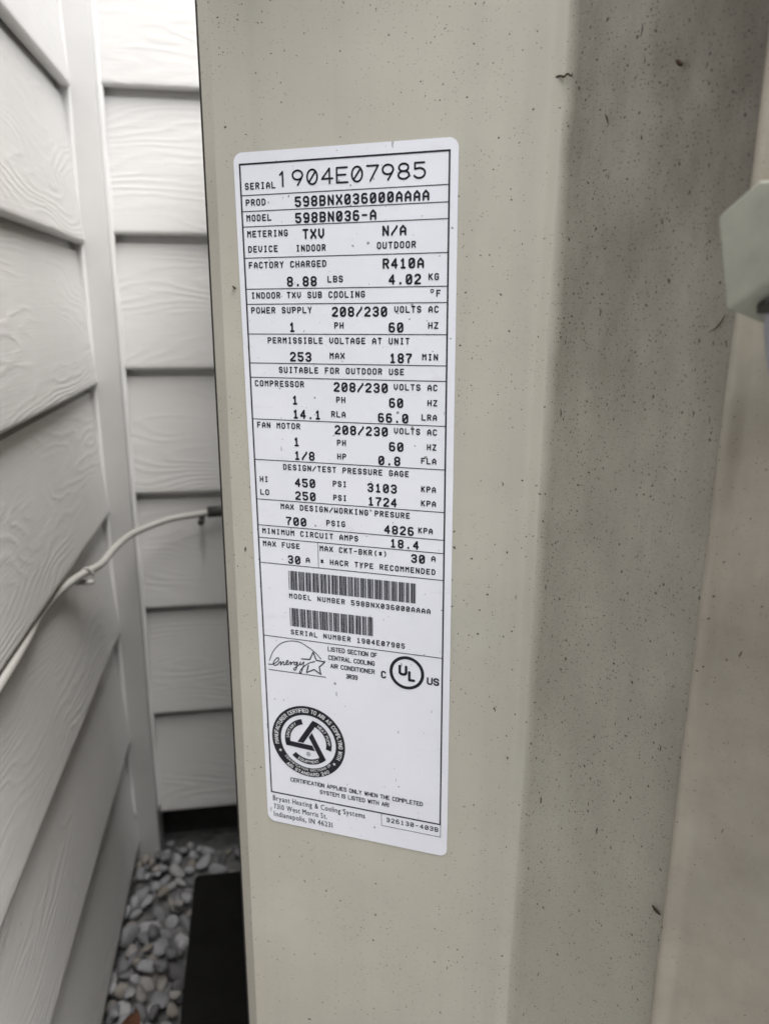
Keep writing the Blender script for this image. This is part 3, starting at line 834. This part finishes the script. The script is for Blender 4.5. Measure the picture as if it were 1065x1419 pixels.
for txt, st, x0, x1, y in TEXTS:
    ink_table = ink_small = Ink()
    if st in STYLE:
        h, w, cell = STYLE[st]
        if len(txt) == 1 and txt != '1': gw = x1 - x0
        else: gw = (x1 - x0) / ((len(txt) - 1) + cell) * cell if len(txt) > 1 else 2.9
        pitch = gw / cell
        gl = GT if st == 't' else G
        off = 0.0
        if txt == '1' and st != 't': off = (x0 + x1 - gw) / 2 - x0
        if txt == '1' and st == 't': gw, off = 4.4, -1.6
        for i, ch in enumerate(txt):
            zero_plain = (ch == '0' and False)
            for pl in gl[ch]:
                pts = [(x0 + off + i * pitch + w / 2 + p[0] / 4 * (gw - w), y + w / 2 + p[1] / 6 * (h - w) + rng.uniform(-0.02, 0.02)) for p in pl]
                ww = w * (1.15 if ch == '.' else 1.0)
                ink_table.line(pts, ww)
    elif st == 'deg':
        ink_table.ring(((x0 + x1) / 2, y + 0.75), 0.45, 0.85, n=18)
    else:
        size = {'c': 2.6, 'c2': 3.3, 'u': 4.0, 'U1': 5.6}[st]
        if st == 'c2':
            runs, wd = font_run(txt, 0.15)
            sx = (x1 - x0) / wd; sy = size / 0.70
            for me, a, b in runs:
                for dx in (0.0, 0.10): ink_small.mesh((me[0], me[1]), x0 + dx, y, sx, sy)
        else:
            stroke_run(ink_small, txt, x0, x1, y, size, {'c': 0.44, 'u': 0.80, 'U1': 1.35}[st])
    ink_table.done('printed_text', 1)
rules = Ink()
fw = 0.74
rules.rect(-fw / 2, -fw / 2, FW + fw / 2, fw / 2)
rules.rect(-fw / 2, -FH - fw / 2, FW + fw / 2, -FH + fw / 2)
rules.rect(-fw / 2, -FH + fw / 2, fw / 2, -fw / 2)
rules.rect(FW - fw / 2, -FH + fw / 2, FW + fw / 2, -fw / 2)
for y in RULES: rules.rect(fw / 2, y - 0.18, FW - fw / 2, y + 0.18)
rules.rect(31.9, -185.5, 32.15, -172.7)
for a, b in (((63.5, -319.1), (63.5, -326.3)), ((63.5, -326.3), (95.4, -326.3)), ((95.4, -326.3), (95.4, -319.1))): rules.seg(a, b, 0.26)
rules.done('printed_rules', 1, None, 'black frame and divider lines')
CODE = {'0':'000110100','1':'100100001','2':'001100001','3':'101100000','4':'000110001','5':'100110000','6':'001110000','7':'000100101','8':'100100100','9':'001100100',
        'A':'100001001','B':'001001001','E':'100011000','N':'000010011','X':'010010001','*':'010010100'}
def barcode(txt, x0, x1, y0, y1, lab):
    seq = []
    for ch in '*' + txt + '*':
        for i, c in enumerate(CODE[ch]): seq.append((i % 2 == 0, 2.5 if c == '1' else 1.0))
        seq.append((False, 1.0))
    tot = sum(s[1] for s in seq) - 1
    k = (x1 - x0) / tot
    x = x0; bc = Ink()
    for dark, w in seq:
        if dark: bc.rect(x - 0.03, y0, x + w * k + 0.03, y1)
        x += w * k
    bc.done('barcode', 1, None, lab)
barcode('598BNX036000AAAA', 15.6, 81.6, -198.8, -188.7, 'long upper barcode')
barcode('1904E07985', 15.5, 59.9, -218.6, -208.6, 'short lower barcode')
# oval-dome mark with a star and script word
en = Ink()
en.line([tuple(p) for p in [(v.x, v.y) for v in catmull([Vector((*p, 0)) for p in ENERGY_ARC], 5)]], 0.42)
for wd in (ENERGY_WORD[:-1], ENERGY_WORD2): en.line([(v.x, v.y) for v in catmull([Vector((*p, 0)) for p in wd], 5)], 0.50)
en.line(ENERGY_STAR, 0.62)
en.line(ENERGY_UNDER, 0.38)
en.done('energy_mark', 1, None, 'script word under an arc with an outlined star')
ul = Ink(); ul.ring((77.25, -235.9), 7.3, 8.9, n=64); ul.done('listing_mark_ring', 1, None, 'bold black ring around two letters')
# round certification seal
SC = (23.0, -284.0)
seal = Ink(); seal.ring(SC, 15.7, 20.9, n=96)
def arc_text(ink, txt, c, r, size, mid, sweep, inward=False, bold=0.40):
    """letters around a circle; mid and sweep in degrees, inward = read along the bottom"""
    total = sum(cell_width(ch) for ch in txt) + 1.9 * (len(txt) - 1)
    arc = math.radians(sweep) * r
    sx = arc / total
    w = bold
    x = 0.0
    for ch in txt:
        cw = cell_width(ch)
        if ch != ' ':
            k = (x + cw / 2) / total - 0.5
            ang = math.radians(mid - k * sweep) if not inward else math.radians(mid + k * sweep)
            rot = ang - math.pi / 2 if not inward else ang + math.pi / 2
            px, py = c[0] + r * math.cos(ang), c[1] + r * math.sin(ang)
            for pl in stroke_glyph(ch):
                q = [((p[0] - cw / 2) * sx, (p[1] / 6 - 0.5) * (size - w)) for p in pl]
                ink.line([(px + a * math.cos(rot) - b * math.sin(rot), py + a * math.sin(rot) + b * math.cos(rot)) for a, b in q], w)
        x += cw + 1.9
def piece(ink, rot):
    def R(p): a = math.radians(rot); return (SC[0] + p[0] * math.cos(a) - p[1] * math.sin(a), SC[1] + p[0] * math.sin(a) + p[1] * math.cos(a))
    n = 20
    a0, a1 = 199, 108
    for i in range(n):
        p, q = math.radians(a0 + (a1 - a0) * i / n), math.radians(a0 + (a1 - a0) * (i + 1) / n)
        ink.poly([R((10.3 * math.cos(p), 10.3 * math.sin(p))), R((13.4 * math.cos(p), 13.4 * math.sin(p))), R((13.4 * math.cos(q), 13.4 * math.sin(q))), R((10.3 * math.cos(q), 10.3 * math.sin(q)))])
    ink.poly([R((-12.6, -4.7)), R((4.1, -4.7)), R((2.4, -1.7)), R((-10.0, -1.7)), R((-12.9, -3.6))])
for k in range(3): piece(seal, k * 120 - 3)
seal.ring((SC[0], SC[1] - 7.3), 0.95, 1.2, n=20)
stroke_run(seal, 'R', SC[0] - 0.4, SC[0] + 0.4, SC[1] - 7.9, 1.2, 0.22)
seal.done('certification_seal', 1, None, 'round black seal with three interlocked bars')
st = Ink()
arc_text(st, 'MANUFACTURER CERTIFIED TO ARI AS COMPLYING WITH', SC, 18.4, 2.4, 84, 216, False, 0.42)
for ang in (205, -36):
    c = (SC[0] + 18 * math.cos(math.radians(ang)), SC[1] + 18 * math.sin(math.radians(ang)))
    st.poly([(c[0] + (1.1 if i % 2 == 0 else 0.45) * math.cos(math.pi * i / 5 + math.radians(ang)), c[1] + (1.1 if i % 2 == 0 else 0.45) * math.sin(math.pi * i / 5 + math.radians(ang))) for i in range(10)])
arc_text(st, 'CERTIFICATION SECTIONS OF', SC, 16.85, 1.35, 268, 100, True, 0.24)
arc_text(st, 'ARI STANDARD 240', SC, 19.3, 2.0, 268, 76, True, 0.40)
arc_text(st, 'UNITARY', SC, 11.85, 1.6, 150, 50, False, 0.28)
arc_text(st, 'HEAT PUMP', SC, 11.85, 1.6, 30, 60, False, 0.28)
arc_text(st, 'EQUIPMENT', SC, 11.85, 1.6, 270, 58, True, 0.28)
st.done('seal_lettering', 2, M_WHITE_INK, 'white lettering on the round seal')

# ------------------------------------------------------------------ conduit fitting close to the lens, right edge
fit = thing('conduit_fitting', panel(0.045, 0.07, 0.0), 'grey-green angular conduit fitting with grey pipe at the right edge', 'conduit fitting')
def pp(u, w, z): return panel(u, w, z)
P0 = Vector((0.0242, 0.090, -0.0007)); Q0 = Vector((0.0192, 0.090, 0.0242))
d1 = Vector((0.0330, 0.100, 0.0067)) - P0
d2 = Vector((0.0370, 0.075, -0.0053)) - P0
front = [P0, P0 + d1 * 2.3, Vector((0.0480, 0.1190, 0.0290)), Vector((0.0332, 0.1050, 0.0312)), Vector((0.0273, 0.0994, 0.0319)), Q0]
bm = bmesh.new()
fv = [bm.verts.new(pp(*p)) for p in front]
bv = [bm.verts.new(pp(*(p + d2 * 1.9))) for p in front]
bm.faces.new(fv); bm.faces.new(bv[::-1])
for i in range(6): bm.faces.new((fv[i], bv[i], bv[(i + 1) % 6], fv[(i + 1) % 6]))
bmesh.ops.recalc_face_normals(bm, faces=bm.faces[:])
bmesh.ops.bevel(bm, geom=bm.edges[:], offset=0.0012, segments=3, affect='EDGES', profile=0.5)
bmesh.ops.recalc_face_normals(bm, faces=bm.faces[:])
from_bm('housing', bm, M_FITTING, fit, None, True, 30)
pc = P0 + d1 * 1.02 + d2 * 0.62
ptop = Vector((0.0412, 0.0885, 0.0030)); 
pl = [pp(*ptop), pp(ptop.x + 0.0014, ptop.y, ptop.z - 0.010), pp(ptop.x + 0.0045, ptop.y, ptop.z - 0.022), pp(ptop.x + 0.016, ptop.y, ptop.z - 0.05), pp(ptop.x + 0.07, ptop.y, ptop.z - 0.14), pp(ptop.x + 0.17, ptop.y + 0.01, -CAM_H)]
vs, fs = tube(catmull(pl, 8), 0.0075, 20)
from_py('conduit', vs, fs, M_PIPE, fit, None, True)
rg = [pp(ptop.x, ptop.y, ptop.z - 0.0005), pp(ptop.x + 0.0004, ptop.y, ptop.z - 0.0035)]
vs, fs = tube(rg, 0.0092, 20)
from_py('collar', vs, fs, M_DARK, fit, None, True, 40)
vs, fs = tube([pp(0.060, 0.085, 0.018), pp(0.085, 0.075, 0.018), pp(0.095, 0.048, 0.018)], 0.010, 16)
from_py('neck', vs, fs, M_FITTING, fit, None, True, 50)

# ------------------------------------------------------------------ bits stuck to the panels
def wonly(u):
    """surface depth of the corner panel at u"""
    if u <= RIDGE.x: return 0.0
    s = (u - RIDGE.x) / RD.x
    return RIDGE.y + RD.y * s + (-0.0035 * math.sin(math.pi * min(1, s / S_END)) ** 1.2) * RN.y
def strand(name, pts, rad, label, cat='debris', mat=None, lift=0.0008, group=None):
    P = [panel(u, wonly(u) + lift, z) for u, z in pts]
    Q = catmull(P, 6)
    n = len(Q)
    rr = [0.55 * rad * (0.35 + 0.9 * math.sin(math.pi * (i + 0.5) / n)) * (1 + 0.5 * noise.noise(Vector((i * 0.9, rad * 9e3, 0)))) for i in range(n)]
    vs, fs = tube(Q, rr, 6)
    return tag(from_py(name, vs, fs, mat or M_DEBRIS, None, None, True), label, cat, group)
strand('twig_scrap', [(-0.0411, 0.0796), (-0.0399, 0.0815), (-0.038, 0.0829), (-0.0368, 0.0846), (-0.0349, 0.0852), (-0.0335, 0.0848), (-0.0322, 0.0855), (-0.0307, 0.0844), (-0.0302, 0.0853)], 0.0006, 'crooked dark twig scrap with web stuck on the panel ridge near the top')
strand('seed_husk', [(0.0275, -0.2424), (0.0288, -0.2437), (0.0308, -0.2442)], 0.0009, 'dark seed husk caught beside the right panel hem low down')
strand('dirt_crumb', [(-0.1788, 0.0086), (-0.1777, 0.0076), (-0.177, 0.0073)], 0.0007, 'black dirt crumb at the left edge of the label')
strand('dirt_clump', [(0.006, 0.0808), (0.0072, 0.0794), (0.008, 0.0785)], 0.0013, 'small dark dirt clump high on the right-hand shaded panel')
strand('web_fibre', [(0.0244, -0.0082), (0.0264, -0.0069), (0.0279, -0.0047), (0.0287, -0.0023)], 0.00035, 'thin dark web fibre just below the conduit fitting')
strand('fibre_scrap', [(-0.0168, 0.0689), (-0.0161, 0.0673), (-0.0154, 0.0652)], 0.0004, 'short upright fibre scrap on the shaded panel near the top')

# dry leaf on the gravel
lp = house(0.676, -0.158, -CAM_H + 0.020)
vs, fs = [], []
for i in range(9):
    t = i / 8
    hw = 0.011 * math.sin(math.pi * min(1, t * 0.92 + 0.04)) ** 0.8
    for k in (-1, 0, 1):
        vs.append((0.058 * (t - 0.5), hw * k, 0.005 * abs(k) + 0.004 * math.sin(3 * t + k)))
for i in range(8):
    for k in range(2):
        a = i * 3 + k; fs.append((a, a + 1, a + 4, a + 3))
leaf = from_py('dry_leaf', vs, fs, M_LEAF, None, Matrix.Translation(lp) @ Matrix.Rotation(math.radians(100), 4, 'Z') @ Matrix.Rotation(math.radians(12), 4, 'Y'), True)
s_ = leaf.modifiers.new('thickness', 'SOLIDIFY'); s_.thickness = 0.0005
tag(leaf, 'rusty brown dry leaf on the gravel at the bottom edge', 'leaf')
